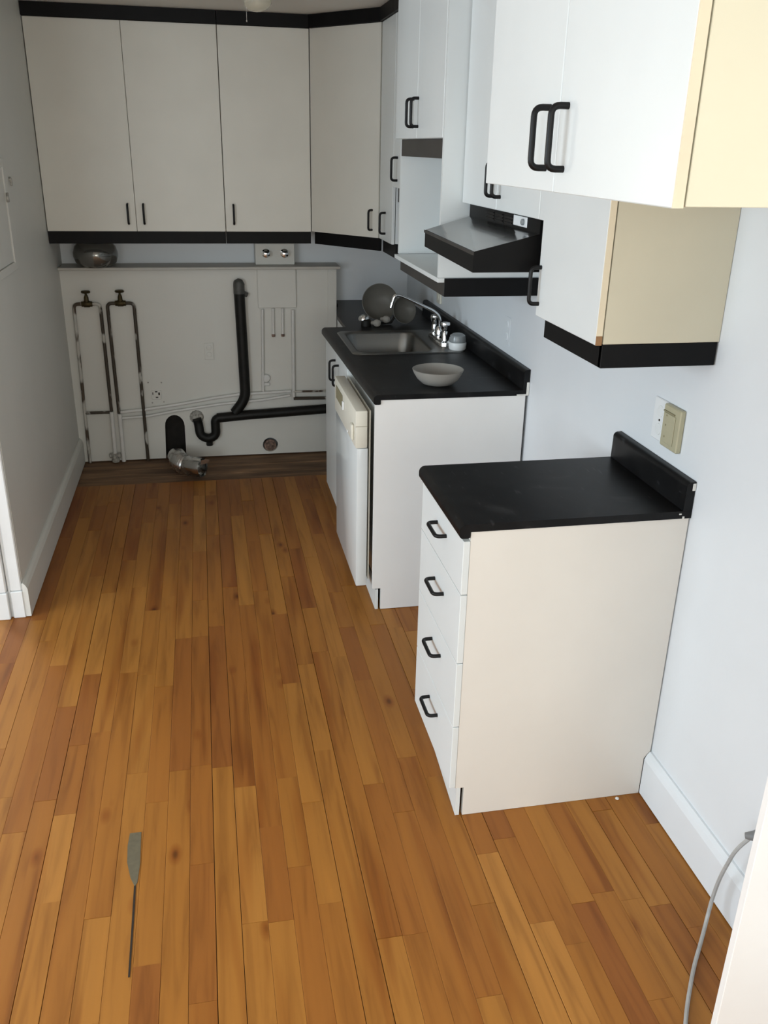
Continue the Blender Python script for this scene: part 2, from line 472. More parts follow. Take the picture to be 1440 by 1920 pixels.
# boxed-in low wall at the rear, with an arched duct hole and a round hole
arch = [(-1.376, 0.004), (-1.374, .20)] + [(-1.4315+.0575*math.cos(t), .205+.068*math.sin(t)) for t in [PI*k/10 for k in range(1, 10)]] + [(-1.489, .20), (-1.497, 0.004)]
outer = [(XL, 0.004)] + list(reversed(arch)) + [(-.454, 0.004), (-.454, 1.118), (XL, 1.118)]
circ = [(-.866+.047*math.cos(2*PI*k/20), .062+.045*math.sin(2*PI*k/20)) for k in range(20)]
low = struct('wall_low', MB().plate(outer, [circ], lambda p: Vector((p[0], YC, p[1])), lambda p: Vector((p[0], YC+.03, p[1]))), 'wall_paint_warm')
spart('side_board', MB().box(-.472, -.454, YC+.03, YB-.001, 0.004, 1.118), 'wall_paint_warm', low)
struct('trim_6', MB().box(-.505, -.453, YC-.008, YC-.0003, 0.004, 1.118, .002), 'wall_paint_warm')
spart('cavity', MB().box(-1.54, -1.33, YC+.06, YC+.07, 0.0, .34), 'dark_cavity', low)
spart('hole_plug', MB().lathe([(.038, 0), (.037, .008), (.028, .012), (.024, .004), (.012, .014)], (-.866, YC+.026, .052), (0, -1, 0), 20), 'rust_disc', low, True)
struct('trim_5', MB().box(XL+.001, -.437, YC-.066, YB-.001, 1.119, 1.135, .003), 'ledge_shaded')

# baseboards
def base_prof(parent_name, pts, f0, f1): return struct(parent_name, MB().prism(pts, f0, f1), 'wall_paint' if 'right' in parent_name else 'wall_paint_warm')
bp_ = [(0, .004), (.020, .004), (.020, .125), (.014, .140), (.006, .150), (0, .150)]
base_prof('baseboard_right', bp_, lambda p: Vector((-p[0]-.0003, -.84, p[1])), lambda p: Vector((-p[0]-.0003, -0.002, p[1])))
base_prof('baseboard_left', bp_, lambda p: Vector((XL+p[0]+.0003, YE-.02, p[1])), lambda p: Vector((XL+p[0]+.0003, YC-.001, p[1])))
struct('trim_1', MB().box(XL-.0455, XL-.002, YE-.019, YE-.0003, .118, ZC, .004), 'trim_paint')
struct('trim_2', MB().box(XL-.112, XL-.058, YE-.030, YE-.0003, .118, ZC, .004), 'trim_paint')
struct('trim_3', MB().box(XL-.046, XL+.0, YE-.024, YE-.0003, 0, .117, .003).box(XL-.119, XL-.056, YE-.034, YE-.0003, 0, .117, .003), 'trim_paint')
struct('trim_4', MB().box(XL-.0555, XL-.0465, YE-.010, YE-.0003, 0, ZC), 'trim_paint')

# ------------------------------------------------------------------ upper cabinets
def cab_x(name, label, y0, y1, z0, z1, xc, xd, doors, mat='melamine', side='melamine', top=True, val=None, hand=(), gap=.0015, bottom_edge=None, vmat='black_laminate'):
    """cabinet on the right wall, doors facing -x. doors: list of (y0,y1); hand: per door y of handle"""
    r = root(name, (xc/2, (y0+y1)/2, z0), label, 'cabinet')
    part('body', MB().box(xc, -.001, y0, y1, z0, z1, .0008), side, r)
    for (a, b), hy in zip(doors, hand):
        d = part('door', MB().box(xd, xc-.0035, a+gap, b-gap, z0-.002, z1-.002, .0015), mat, r)
        if hy is not None: handle(d, (xd, hy[0], hy[1]))
    if top: part('top_strip', MB().box(xd-.012, xc+.012, y0, y1, z1, z1+.058, .001), 'black_laminate', r)
    if val: part('valance', MB().box(val[0], val[0]+.016, y0+.001, y1-.001, val[1], z0-.0025, .001), vmat, r)
    return r
ZT = 2.312
# over-fridge cabinet (deep)
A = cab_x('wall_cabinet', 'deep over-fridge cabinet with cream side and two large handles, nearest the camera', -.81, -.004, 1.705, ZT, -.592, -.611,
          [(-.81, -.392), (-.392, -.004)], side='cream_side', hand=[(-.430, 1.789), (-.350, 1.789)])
part('edge_band', MB().box(-.6105, -.5957, -.8112, -.8080, 1.7035, ZT-.003), 'cream_edge', A)
# narrow cabinet above the drawers
B = cab_x('wall_cabinet', 'narrow cabinet with shade-darkened cream side panel and black valance above the drawer counter', 0.0, .402, 1.352, ZT, -.300, -.319,
          [(0.0, .402)], side='cream_side_shaded', hand=[(.385, 1.432)])
part('edge_band', MB().box(-.3185, -.3040, -.0012, .0020, 1.372, ZT-.003), 'cream_edge', B)
part('chipped_edge', MB().box(-.3185, -.3040, -.0012, .0020, 1.350, 1.372), 'bare_edge', B)
part('valance', MB().box(-.300, -.284, .004, .375, 1.295, 1.3515, .001).box(-.300, -.004, .001, .017, 1.295, 1.3515, .001), 'black_laminate', B)
# cabinet over the range hood
H = cab_x('wall_cabinet', 'two-door cabinet above the black range hood', .408, 1.198, 1.600, ZT, -.297, -.315,
          [(.446, .820), (.820, 1.198)], hand=[(.785, 1.685), (.845, 1.685)])
part('filler_strip', MB().box(-.314, -.2975, .410, .444, 1.598, ZT-.002), 'melamine', H)
# deep microwave cabinet with open niche
Cc = root('microwave_cabinet', (-.19, 1.6, 1.275), 'tall white cabinet with open niche and shelf beyond the range hood', 'cabinet')
part('body', MB().box(-.370, -.001, 1.221, 1.985, 1.802, ZT, .0008), 'melamine', Cc)
part('side_panel', MB().box(-.388, -.001, 1.204, 1.220, 1.343, ZT), 'melamine', Cc)
part('side_panel', MB().box(-.370, -.001, 1.969, 1.985, 1.343, 1.8015), 'melamine', Cc)
part('niche_back', MB().box(-.012, -.001, 1.221, 1.968, 1.343, 1.8015), 'melamine', Cc)
part('shelf', MB().box(-.390, -.001, 1.204, 1.960, 1.326, 1.342, .001), 'melamine', Cc)
part('valance', MB().box(-.368, -.352, 1.300, 1.968, 1.737, 1.801, .001), 'grey_laminate', Cc)
part('shelf_fascia', MB().box(-.366, -.350, 1.2035, 1.945, 1.277, 1.3255, .001), 'grey_laminate', Cc)
part('shelf_fascia', MB().box(-.366, -.002, 1.196, 1.2032, 1.277, 1.3410, .001), 'black_laminate', Cc)
for a, b, hy in ((1.222, 1.612, 1.590), (1.612, 1.998, 1.668)):
    d = part('door', MB().box(-.389, -.3712, a+.0012, b-.0012, 1.803, ZT-.002, .0015), 'melamine', Cc)
    handle(d, (-.389, hy, 1.892))
part('top_strip', MB().box(-.400, -.36, 1.204, 1.998, ZT, ZT+.058, .001), 'black_laminate', Cc)
# cabinet over the sink window side
D2 = cab_x('wall_cabinet', 'short cabinet mostly hidden behind the microwave cabinet, black handle at its edge', 2.001, 2.338, 1.602, ZT, -.307, -.325,
           [(2.001, 2.338)], hand=[(2.245, 1.680)], val=(-.300, 1.535), vmat='grey_laminate')
D1 = cab_x('wall_cabinet', 'narrow full-height wall cabinet beside the angled corner cabinet', 2.341, 2.655, 1.345, ZT, -.307, -.325,
           [(2.341, 2.655)], hand=[(2.500, 1.427)], val=(-.305, 1.278))
# angled corner cabinet
YU = 3.043
P0 = Vector((-.623, YU)); P1 = Vector((-.325, 2.672))
dv = (P1-P0).normalized(); nv = Vector((dv.y, -dv.x))
if nv.y > 0: nv = -nv
def dq(s, out): q = P0 + dv*s + nv*out; return (q.x, q.y)
LD = (P1-P0).length
K = root('corner_cabinet', (-.3, 3.1, 1.278), 'angled corner wall cabinet between the rear row and the right wall', 'cabinet')
kp = [dq(0.002, -.019), dq(LD-.002, -.019), (-.308, 2.668), (-.002, 2.668), (-.002, YB-.002), (-.621, YB-.002), (-.621, YU+.012)]
up = lambda z: (lambda p: Vector((p[0], p[1], z)))
part('body', MB().prism(kp, up(1.345), up(ZT)), 'melamine_shaded', K)
kd = part('door', MB().prism([dq(.003, 0), dq(LD-.003, 0), dq(LD-.003, -.018), dq(.003, -.018)], up(1.342), up(ZT-.002)), 'melamine_shaded', K)
ang = math.atan2(-nv.y, -nv.x)
hq = dq(LD-.045, 0)
handle(kd, (hq[0], hq[1], 1.427), (0, 0, ang))
part('top_strip', MB().prism([dq(-.004, .013), dq(LD+.006, .013), dq(LD-.004, -.02), dq(.004, -.02)], up(ZT), up(ZT+.058)), 'black_laminate', K)
part('valance', MB().prism([dq(.006, -.018), dq(LD-.006, -.018), dq(LD-.006, -.032), dq(.006, -.032)], up(1.277), up(1.3445)), 'black_laminate', K)
# rear row
def cab_y(label, x0, x1, doors, hxs):
    r = root('wall_cabinet', ((x0+x1)/2, 3.2, 1.277), label, 'cabinet')
    part('body', MB().box(x0, x1, YU+.0195, YB-.001, 1.345, ZT, .0008), 'melamine_shaded', r)
    for (a, b), hx in zip(doors, hxs):
        d = part('door', MB().box(a+.0010, b-.0010, YU, YU+.0185, 1.340, ZT-.002, .0015), 'melamine_shaded', r)
        handle(d, (hx, YU, 1.427), (0, 0, PI/2))
    part('top_strip', MB().box(x0, x1, YU-.013, YU+.02, ZT, ZT+.058, .001), 'black_laminate', r)
    part('valance', MB().box(x0, x1, YU+.018, YU+.034, 1.277, 1.3445, .001), 'black_laminate', r)
    return r
cab_y('two-door rear wall cabinet meeting the left wall', XL+.002, -1.081, [(XL+.003, -1.537), (-1.537, -1.081)], (-1.575, -1.496))
cab_y('single-door rear wall cabinet beside the angled corner cabinet', -1.079, -.625, [(-1.079, -.625)], (-1.036,))

# ------------------------------------------------------------------ range hood
hd = root('range_hood', (-.24, .8, 1.455), 'black range hood with sloping top under the wall cabinet', 'range hood')
def hoodx(y): return -.486 + (.028)*(y-.465)/.66
hp = lambda y: [Vector((hoodx(y), y, 1.457)), Vector((hoodx(y), y, 1.511)), Vector((-.302, y, 1.556)), Vector((-.302, y, 1.597)), Vector((-.003, y, 1.597)), Vector((-.003, y, 1.457))]
mb = MB(); mb.loops([hp(.465), hp(1.145)], True, True)
part('canopy', mb, 'black_laminate', hd)
part('top_panel', MB().loops([[Vector((hoodx(y)+.002, y, 1.5125)), Vector((hoodx(y)+.002, y, 1.5115)), Vector((-.3035, y, 1.5562)), Vector((-.3035, y, 1.5574))] for y in (.468, 1.142)], True, True), 'hood_enamel', hd)
for a, b in ((.870, .947), (.781, .858), (.693, .770)):
    v = part('vent', MB().box(-.3034, -.3022, a, b, 1.563, 1.591), 'dark_cavity', hd)
    for k in range(3): part('slat', MB().box(-.3060, -.3036, a, b, 1.567+k*.009, 1.570+k*.009), 'black_laminate', v)
sw = part('switch_plate', MB().box(-.3045, -.3022, .566, .682, 1.566, 1.594, .001), 'white_plastic', hd)
part('knob', MB().lathe([(.009, 0), (.009, .006), (.006, .008)], (-.3046, .592, 1.580), (-1, 0, 0), 16), 'grey_cap', sw, True)
part('front_lip', MB().prism([(-.4885, .4640), (-.4605, 1.146), (-.458, 1.146), (-.486, .4640)], up(1.503), up(1.512)), 'grey_laminate', hd)

# ------------------------------------------------------------------ drawer cabinet and its worktop
ZK = .893
dc = root('drawer_cabinet', (-.3, .217, 0), 'white four-drawer base cabinet with black pulls, nearest the camera', 'cabinet')
side = [(-.001, .001), (-.568, .001), (-.568, .099), (-.593, .099), (-.593, ZK-.001), (-.001, ZK-.001)]
side_n = [(-.0215, .001), (-.568, .001), (-.568, .099), (-.593, .099), (-.593, ZK-.001), (-.004, ZK-.001), (-.004, .152), (-.0215, .128)]
part('side_panel', MB().prism(side_n, lambda p: Vector((p[0], 0.0, p[1])), lambda p: Vector((p[0], .016, p[1]))), 'melamine_warm', dc)
part('side_panel', MB().prism(side, lambda p: Vector((p[0], .416, p[1])), lambda p: Vector((p[0], .432, p[1]))), 'melamine', dc)
part('body', MB().box(-.575, -.004, .0165, .4155, .11, ZK-.002), 'melamine', dc)
part('toe_board', MB().prism([(-.589, .002), (-.577, .002), (-.556, .43), (-.568, .43)], up(.001), up(.098)), 'melamine', dc)
for z0, z1, hz in ((.717, .866, .812), (.513, .714, .638), (.310, .510, .440), (.102, .307, .238)):
    d = part('drawer_front', MB().box(-.611, -.5935, -.001, .433, z0, z1, .0012), 'melamine', dc)
    handle(d, (-.611, .206, hz), (PI/2, 0, 0))

def arc(cx, cz, r, a0, a1, n=5): return [(cx + r*math.cos(math.radians(a0+(a1-a0)*k/n)), cz + r*math.sin(math.radians(a0+(a1-a0)*k/n))) for k in range(n+1)]
XFN = -.624
nose = [(-.596, .893), (-.596, .878), (-.602, .876)] + arc(XFN+.010, .886, .010, 250, 180, 4) + arc(XFN+.018, .896, .018, 180, 90, 6)
full = nose + [(-.001, .914), (-.001, .8935)]
splash = [(-.001, .9145), (-.026, .9145), (-.025, .975)] + arc(-.012, .980, .0135, 180, 80, 6) + [(-.001, .994)]
ct = root('countertop', (-.3, .217, .876), 'black laminate countertop on the drawer cabinet, with backsplash', 'countertop')
part('worktop', MB().prism(full, lambda p: Vector((p[0], -.004, p[1])), lambda p: Vector((p[0], .436, p[1]))), 'counter_laminate', ct, True)
part('backsplash', MB().prism(splash, lambda p: Vector((p[0], -.004, p[1])), lambda p: Vector((p[0], .436, p[1]))), 'counter_laminate', ct, True)
part('chipped_corner', MB().box(-.010, -.0012, -.0065, -.0042, .970, .990, .001), 'paint_chip', ct)
part('chip', MB().box(-.026, -.021, -.0060, -.0042, .893, .900), 'paint_chip', ct)
part('chip', MB().box(-.036, -.030, -.0060, -.0042, .905, .9085), 'paint_chip', ct)

# ------------------------------------------------------------------ sink base, dishwasher, long worktop
sc_ = root('sink_cabinet', (-.3, 2.2, 0), 'white sink base cabinet with two doors under the long countertop', 'cabinet')
snp = [(-.012, .002), (-.570, .002), (-.570, .098), (-.604, .098), (-.604, .8745), (-.583, .8745), (-.583, ZK-.001), (-.012, ZK-.001)]
part('end_panel', MB().prism(snp, lambda p: Vector((p[0], 1.233, p[1])), lambda p: Vector((p[0], 1.249, p[1]))), 'melamine_bright', sc_)
part('body', MB().box(-.594, -.004, 1.845, 2.560, .10, .70).box(-.594, -.55, 1.845, 2.560, .70, ZK-.002).box(-.50, -.004, 2.562, 2.93, .0, ZK-.002).box(-.44, -.004, 2.93, YB-.004, .0, ZK-.002), 'melamine', sc_)
part('toe_board', MB().prism([(-.592, 1.236), (-.580, 1.236), (-.570, 2.56), (-.582, 2.56)], up(.001), up(.092)), 'melamine', sc_)
for a, b, hy in ((1.846, 2.158, 2.103), (2.161, 2.562, 2.214)):
    d = part('door', MB().box(-.614, -.5945, a, b, .075, .868, .0015), 'melamine', sc_)
    handle(d, (-.614, hy, .775))

dw = root('dishwasher', (-.35, 1.55, 0), 'white built-in dishwasher with cream control panel under the countertop', 'dishwasher')
part('tub', MB().box(-.585, -.05, 1.300, 1.825, .115, .862, .003), 'appliance_white', dw)
part('base', MB().box(-.56, -.06, 1.30, 1.82, .004, .114), 'black_plastic', dw)
dd = part('door', MB().box(-.666, -.622, 1.275, 1.832, .094, .690, .004, 2), 'appliance_white', dw, True)
cp = part('control_panel', MB().box(-.672, -.625, 1.272, 1.834, .692, .842, .005, 2), 'appliance_cream', dw, True)
part('seal_strip', MB().box(-.616, -.611, 1.285, 1.828, .12, .838), 'appliance_cream', dw)
part('latch', MB().box(-.684, -.6725, 1.305, 1.345, .716, .778, .005, 2), 'appliance_cream', cp, True)
part('handle_recess', MB().box(-.6745, -.6725, 1.60, 1.78, .760, .815, .001), 'dark_beige', cp)
part('button', MB().box(-.680, -.6725, 1.555, 1.575, .765, .800, .002), 'white_plastic', cp)
part('button', MB().box(-.678, -.6725, 1.44, 1.455, .705, .715, .002), 'white_plastic', cp)
part('panel_seam', MB().box(-.6724, -.624, 1.2712, 1.2719, .779, .7805), 'dark_beige', cp)

lc = root('long_countertop', (-.3, 2.2, .876), 'long black laminate countertop with sink cutout and tall backsplash', 'countertop')
Y0, Y1 = 1.228, 2.566
hole = rrect(-.545, -.085, 1.935, 2.41, .03, 3)
outl = [(-.584, Y0), (-.001, Y0), (-.001, YB-.002), (-.447, YB-.002), (-.447, 3.27), (-.507, 2.89), (-.509, Y1), (-.606, Y1)]
mb = MB().plate(outl, [hole], up(.8935), up(.9140))
part('worktop', mb, 'counter_laminate', lc)
part('front_edge', MB().prism(nose + [(-.5962, .914)], lambda p: Vector((p[0]+.012, Y0, p[1])), lambda p: Vector((p[0]-.010, Y1, p[1]))), 'counter_laminate', lc, True)
part('backsplash', MB().prism(splash, lambda p: Vector((p[0], Y0, p[1])), lambda p: Vector((p[0], 2.90, p[1]))), 'counter_laminate', lc, True)
part('chipped_end', MB().box(-.012, -.0012, Y0-.0025, Y0-.0002, .893, .945, .001).box(-.05, -.012, Y0-.0025, Y0-.0002, .8935, .899), 'paint_chip', lc)

# sink
sk = root('kitchen_sink', (-.33, 2.17, .75), 'stainless steel single-bowl sink set in the long countertop', 'sink')
def ring(x0, x1, y0, y1, r, z): return [Vector((p[0], p[1], z)) for p in rrect(x0, x1, y0, y1, r, 6)]
bx0, bx1, by0, by1 = -.540, -.205, 1.945, 2.400
rings = [ring(-.578, -.062, 1.905, 2.440, .035, .9143), ring(-.574, -.066, 1.909, 2.436, .035, .9185),
         ring(bx0-.012, bx1+.012, by0-.012, by1+.012, .06, .9180), ring(bx0-.004, bx1+.004, by0-.004, by1+.004, .06, .915),
         ring(bx0, bx1, by0, by1, .06, .908), ring(bx0+.012, bx1-.012, by0+.012, by1-.012, .06, .77), ring(bx0+.04, bx1-.04, by0+.04, by1-.04, .05, .752)]
part('basin', MB().loops(rings, False, True), 'stainless', sk, True)
part('drain', MB().lathe([(.04, 0), (.04, .003), (.03, .004), (.026, .001)], (-.37, 2.17, .7525), (0, 0, 1), 24), 'chrome', sk, True)

# faucet
fc = root('faucet', (-.118, 2.14, .919), 'chrome kitchen faucet with long swivel spout behind the sink', 'faucet')
part('base_plate', MB().loops([[Vector((p[0], p[1], z)) for p in rrect(-.150-e, -.090+e, 2.02-e, 2.28+e, .028, 5)] for z, e in ((.919, 0), (.934, -.002), (.940, -.008))], True, True), 'chrome', fc, True)
part('spout', MB().tube(bend([(-.120, 2.16, .935), (-.121, 2.16, 1.030), (-.150, 2.158, 1.058), (-.300, 2.15, 1.128), (-.345, 2.147, 1.142), (-.362, 2.146, 1.080)], .03, 6), .0078, 14), 'chrome', fc, True)
part('collar', MB().lathe([(.020, 0), (.020, .03), (.014, .045), (.010, .05)], (-.120, 2.16, .938), (0, 0, 1), 20), 'chrome', fc, True)
for hy, tilt in ((2.055, .25), (2.255, -.2)):
    part('tap_handle', MB().lathe([(.016, 0), (.015, .035), (.012, .045), (.019, .055), (.024, .075), (.022, .085), (.008, .088)], (-.120, hy, .938), (0, tilt*.3, 1), 14), 'chrome', fc, True)
# small round plastic cup behind the faucet
cu = root('scrubber_cup', (-.085, 1.962, .9185), 'small white plastic cup with grey domed lid beside the faucet', 'container')
part('cup', MB().lathe([(.036, 0), (.040, .006), (.041, .030), (.039, .034)], (-.085, 1.962, .9187), (0, 0, 1), 28), 'white_plastic', cu, True)
part('lid', MB().lathe([(.038, .0), (.038, .016), (.034, .030), (.022, .038), (.006, .041)], (-.085, 1.962, .9530), (0, 0, 1), 28), 'grey_cap', cu, True)

# frosted bowl on the worktop
def bowl_mesh(prof_out, prof_in, org, axis=(0, 0, 1), n=40):
    return MB().lathe(prof_out + list(reversed(prof_in)), org, axis, n, True, True)
single('glass_bowl', bowl_mesh([(.040, 0), (.062, .006), (.082, .024), (.094, .043), (.101, .060)], [(.036, .004), (.058, .010), (.078, .027), (.090, .045), (.098, .061)], (-.332, 1.362, .9145)),
       'frosted_glass', 'frosted glass bowl on the long countertop in front of the sink', 'bowl', (-.332, 1.362, .9145), True)
# dismantled lamp parts behind the sink
single('glass_dish', bowl_mesh([(.022, 0), (.055, .010), (.080, .030), (.096, .055)], [(.018, .004), (.052, .014), (.077, .033), (.093, .056)], (-.300, 2.760, 1.000), (-.08, -.95, .28)),
       'frosted_shade', 'larger round frosted lamp glass leaning on the counter behind the sink', 'lamp glass', (-.300, 2.760, .915), True)
single('glass_dish', bowl_mesh([(.018, 0), (.045, .010), (.062, .028), (.070, .048)], [(.014, .004), (.042, .013), (.058, .030), (.067, .049)], (-.205, 2.665, .976), (.30, -.9, .22)),
       'frosted_shade', 'smaller frosted lamp glass behind the faucet spout', 'lamp glass', (-.205, 2.665, .915), True)
lh = root('lamp_holder', (-.405, 2.58, .9145), 'dark lamp holder with chrome dome behind the sink', 'lamp holder')
part('dome', MB().lathe([(.030, 0), (.029, .010), (.022, .020), (.008, .026)], (-.408, 2.60, .945), (-.2, .1, 1), 20), 'chrome', lh, True)
part('socket', MB().lathe([(.026, 0), (.026, .028), (.020, .034)], (-.400, 2.585, .9147), (0, 0, 1), 16), 'black_plastic', lh, True)
part('stem', MB().tube([(-.40, 2.585, .93), (-.345, 2.60, .922), (-.26, 2.62, .924), (-.24, 2.625, .955)], .0065, 8), 'black_plastic', lh, True)
for bx_, by_, bz_ in ((-.357, 2.555, .934), (-.300, 2.60, .944)):
    single('light_bulb', MB().lathe([(.009, -.026), (.010, -.012), (.017, .002), (.0195, .014), (.015, .026), (.005, .031)], (bx_, by_, bz_), (.5, -.8, .1), 16), 'frosted_glass',
           'frosted bulb lying lower, nearest the sink rim' if bz_ < .94 else 'frosted bulb resting against the larger lamp glass', 'light bulb', (bx_, by_, .915), True)

# ------------------------------------------------------------------ plumbing on the low rear wall
YP = YC - .022
def pipe_loop(label, xl, xr, zt, mat_l, mat_r, zb_l, zb_r, lean, vmat):
    r = root('supply_pipe', ((xl+xr)/2, YP, zb_l), label, 'pipe')
    xm = (xl+xr)/2
    part('left_leg', MB().tube(bend([(xm-.012, YP, zt), (xl, YP, zt), (xl-.004+lean, YP, zb_l)], .025, 5), .0095, 10), mat_l, r, True)
    part('right_leg', MB().tube(bend([(xm+.012, YP, zt), (xr, YP, zt), (xr+.002, YP, zb_r)], .025, 5), .0095, 10), mat_r, r, True)
    vb = part('valve', MB().lathe([(.010, -.030), (.015, -.028), (.015, -.018), (.018, -.014), (.018, .014), (.015, .018), (.015, .028), (.010, .030)], (xm, YP, zt), (1, 0, 0), 14).lathe([(.014, 0), (.012, .028), (.008, .040)], (xm, YP, zt+.008), (0, 0, 1), 12), vmat, r, True)
    part('valve_wheel', MB().lathe([(.006, 0), (.006, .012), (.022, .014), (.026, .019), (.022, .026), (.006, .027)], (xm, YP, zt+.046), (0, 0, 1), 16), vmat, vb, True)
    return r
pipe_loop('left looped supply pipe with round valve, nearest the left wall', -1.927, -1.786, .934, 'pipe_worn_light', 'pipe_worn_dark', .004, .315, -.006, 'brass_old')
pipe_loop('right looped supply pipe with round valve, second from the left wall', -1.748, -1.604, .936, 'pipe_worn_dark', 'pipe_worn_dark', .300, .004, .009, 'brass_old')
single('cross_pipe', MB().tube([(-1.930, YP, .309), (-1.795, YP, .309)], .0085, 10), 'pipe_worn_dark', 'short dark pipe joining the legs of the left loop', 'pipe', (-1.86, YP, .30), True)
w1 = root('branch_pipe', (-1.77, YP, .0), 'white painted pair of pipes dropping to the floor below the right loop', 'pipe')
part('pipe', MB().tube([(-1.785, YP, .312), (-1.788, YP, .045)], .012, 10), 'painted_pipe', w1, True)
part('pipe', MB().tube([(-1.740, YP, .298), (-1.742, YP, .004)], .012, 10), 'painted_pipe', w1, True)
part('stop_valve', MB().lathe([(.020, 0), (.024, .012), (.018, .03), (.022, .045), (.014, .055)], (-1.788, YP, .003), (0, 0, 1), 12).lathe([(.008, -.034), (.016, -.03), (.010, 0), (.016, .03), (.008, .034)], (-1.788, YP-.004, .045), (1, 0, 0), 10), 'plaster', w1, True)
single('wall_pipe', MB().tube([(-1.735, YP+.004, .306), (-1.60, YP+.004, .316), (-1.42, YP+.004, .338), (-1.20, YP+.004, .372), (-1.05, YP+.004, .390), (-.735, YP+.004, .400)], .0095, 10), 'painted_pipe', 'upper white painted pipe sloping along the low wall', 'pipe', (-1.2, YP, .37), True)
single('wall_pipe', MB().tube([(-1.735, YP+.006, .268), (-1.58, YP+.006, .276), (-1.42, YP+.006, .302), (-1.15, YP+.006, .335), (-.90, YP+.006, .352), (-.74, YP+.006, .374)], .0085, 10), 'painted_pipe', 'lower white painted pipe sloping along the low wall', 'pipe', (-1.2, YP, .33), True)
wp = root('branch_line', (-.71, YP, .35), 'upright white pipe turning into dark pipes behind the sink cabinet', 'pipe')
part('riser', MB().tube([(-.712, YP+.006, .885), (-.718, YP+.006, .345)], .0105, 10), 'painted_pipe', wp, True)
part('pipe', MB().tube([(-.72, YP, .356), (-.500, YP, .352)], .0095, 10), 'pipe_worn_dark', wp, True)
part('pipe', MB().tube([(-.72, YP, .398), (-.500, YP, .396)], .0060, 10), 'pipe_worn_light', wp, True)
cd = root('conduit', (-.893, YP, .40), 'thin white conduit with small round socket below the tap box', 'conduit')
part('tube', MB().tube([(-.888, YP+.008, .89), (-.900, YP+.008, .405)], .008, 10), 'painted_pipe', cd, True)
part('socket', MB().lathe([(.026, 0), (.026, .010), (.021, .016), (.009, .018)], (-.880, YP+.02, .482), (0, -1, 0), 20).box(-.902, -.858, YP+.006, YP+.021, .436, .456, .004), 'painted_pipe', cd, True)
for xs, lb in ((-.829, 'capped thin pipe stub under the tap box, the left of two'), (-.774, 'capped thin pipe stub under the tap box, the right of two')):
    ps = root('pipe_stub', (xs, YP, .73), lb, 'pipe')
    part('tube', MB().tube([(xs+.002, YP+.006, .895), (xs, YP+.006, .745)], .0075, 10), 'painted_pipe', ps, True)
    part('cap', MB().lathe([(.0085, 0), (.0105, .006), (.0105, .014), (.006, .017)], (xs, YP+.006, .730), (0, 0, 1), 12), 'rust_disc', ps, True)
tb = root('tap_box', (-.803, YC-.02, .895), 'white boxed cover with two chrome taps rising through the rear ledge', 'box')
part('lower_box', MB().box(-.912, -.690, YC-.018, YC-.0005, .897, 1.118, .003), 'wall_paint_warm', tb)
part('upper_box', MB().box(-.916, -.692, YC+.022, YB-.001, 1.1355, 1.252, .003), 'wall_paint_warm', tb)
part('cap_strip', MB().box(-.922, -.686, YC+.016, YB-.001, 1.2525, 1.260, .001), 'trim_paint', tb)
for xk in (-.856, -.751):
    part('tap', MB().lathe([(.024, 0), (.024, .004), (.013, .008), (.012, .028), (.019, .034), (.019, .052), (.008, .057)], (xk, YC+.0215, 1.200), (0, -1, 0), 20), 'chrome', tb, True)

# black drain with trap
dr = root('drain_pipe', (-1.01, YP, .13), 'black plastic drain pipe with a U-trap on the rear wall', 'drain pipe')
YD = YC - .040
part('stack', MB().tube(bend([(-1.018, YD, 1.005), (-1.012, YD, .70), (-1.007, YD, .370), (-1.075, YD, .285)], .06, 6), .0305, 16), 'black_plastic', dr, True)
part('stack_fitting', MB().tube(bend([(-1.018, YD, .985), (-1.018, YD, 1.040), (-1.010, YD+.008, 1.062)], .03, 4), [.032]*5+[.028, .016], 14).tube([(-.992, YD+.008, .985), (-.972, YD+.012, .975)], .014, 8), 'grey_abs', dr, True)
part('run', MB().tube([(-1.18, YD, .256), (-1.09, YD, .262), (-1.0, YD, .268), (-.75, YD, .279), (-.50, YD, .290)], .0285, 16), 'black_plastic', dr, True)
tr = part('trap', MB().tube(bend([(-1.150, YD, .258), (-1.192, YD, .250), (-1.192, YD, .150), (-1.235, YD, .128), (-1.285, YD, .150), (-1.292, YD+.010, .225), (-1.299, YD+.006, .252)], .045, 6), .027, 16), 'black_plastic', dr, True)
part('cleanout', MB().lathe([(.020, 0), (.020, .022), (.017, .024)], (-1.233, YD, .088), (0, 0, 1), 8), 'black_plastic', tr)
part('plaster_collar', MB().lathe([(.042, 0), (.038, .012), (.030, .018)], (-1.300, YC-.0015, .256), (0, -1, 0), 14), 'plaster', dr, True)

# aluminium duct elbow on the subfloor
pth = bend([(-1.428, 3.150, .060), (-1.400, 3.00, .060), (-1.325, 2.945, .060)], .12, 14)
n_ = len(pth); rr = [.0555 + .0024*(1 if k % 2 else -1) for k in range(n_)]
mb = MB().tube(pth, rr, 20, False)
di = root('duct_elbow', (-1.39, 3.03, 0), 'silver aluminium duct elbow lying below the arched hole', 'duct')
part('tube', mb, 'aluminium', di, True)
part('torn_end', MB().tube([pth[-1], Vector(pth[-1])+Vector((.022, -.016, .002)), Vector(pth[-1])+Vector((.046, -.030, .004))], [.056, .0575, .054], 20, False), 'aluminium', di, True)
part('inner_liner', MB().lathe([(.052, 0), (.048, -.05)], tuple(Vector(pth[-1])+Vector((.030, -.02, .003))), (.8, -.6, .05), 20, False, True), 'aluminium', di, True)
part('flap', MB().prism([(0, 0), (.045, .004), (.052, .020), (.030, .030), (.004, .026)], lambda p: Vector((-1.290+p[0], 2.915+p[0]*.4, .080+p[1])), lambda p: Vector((-1.290+p[0], 2.917+p[0]*.4, .080+p[1]))), 'aluminium', di)

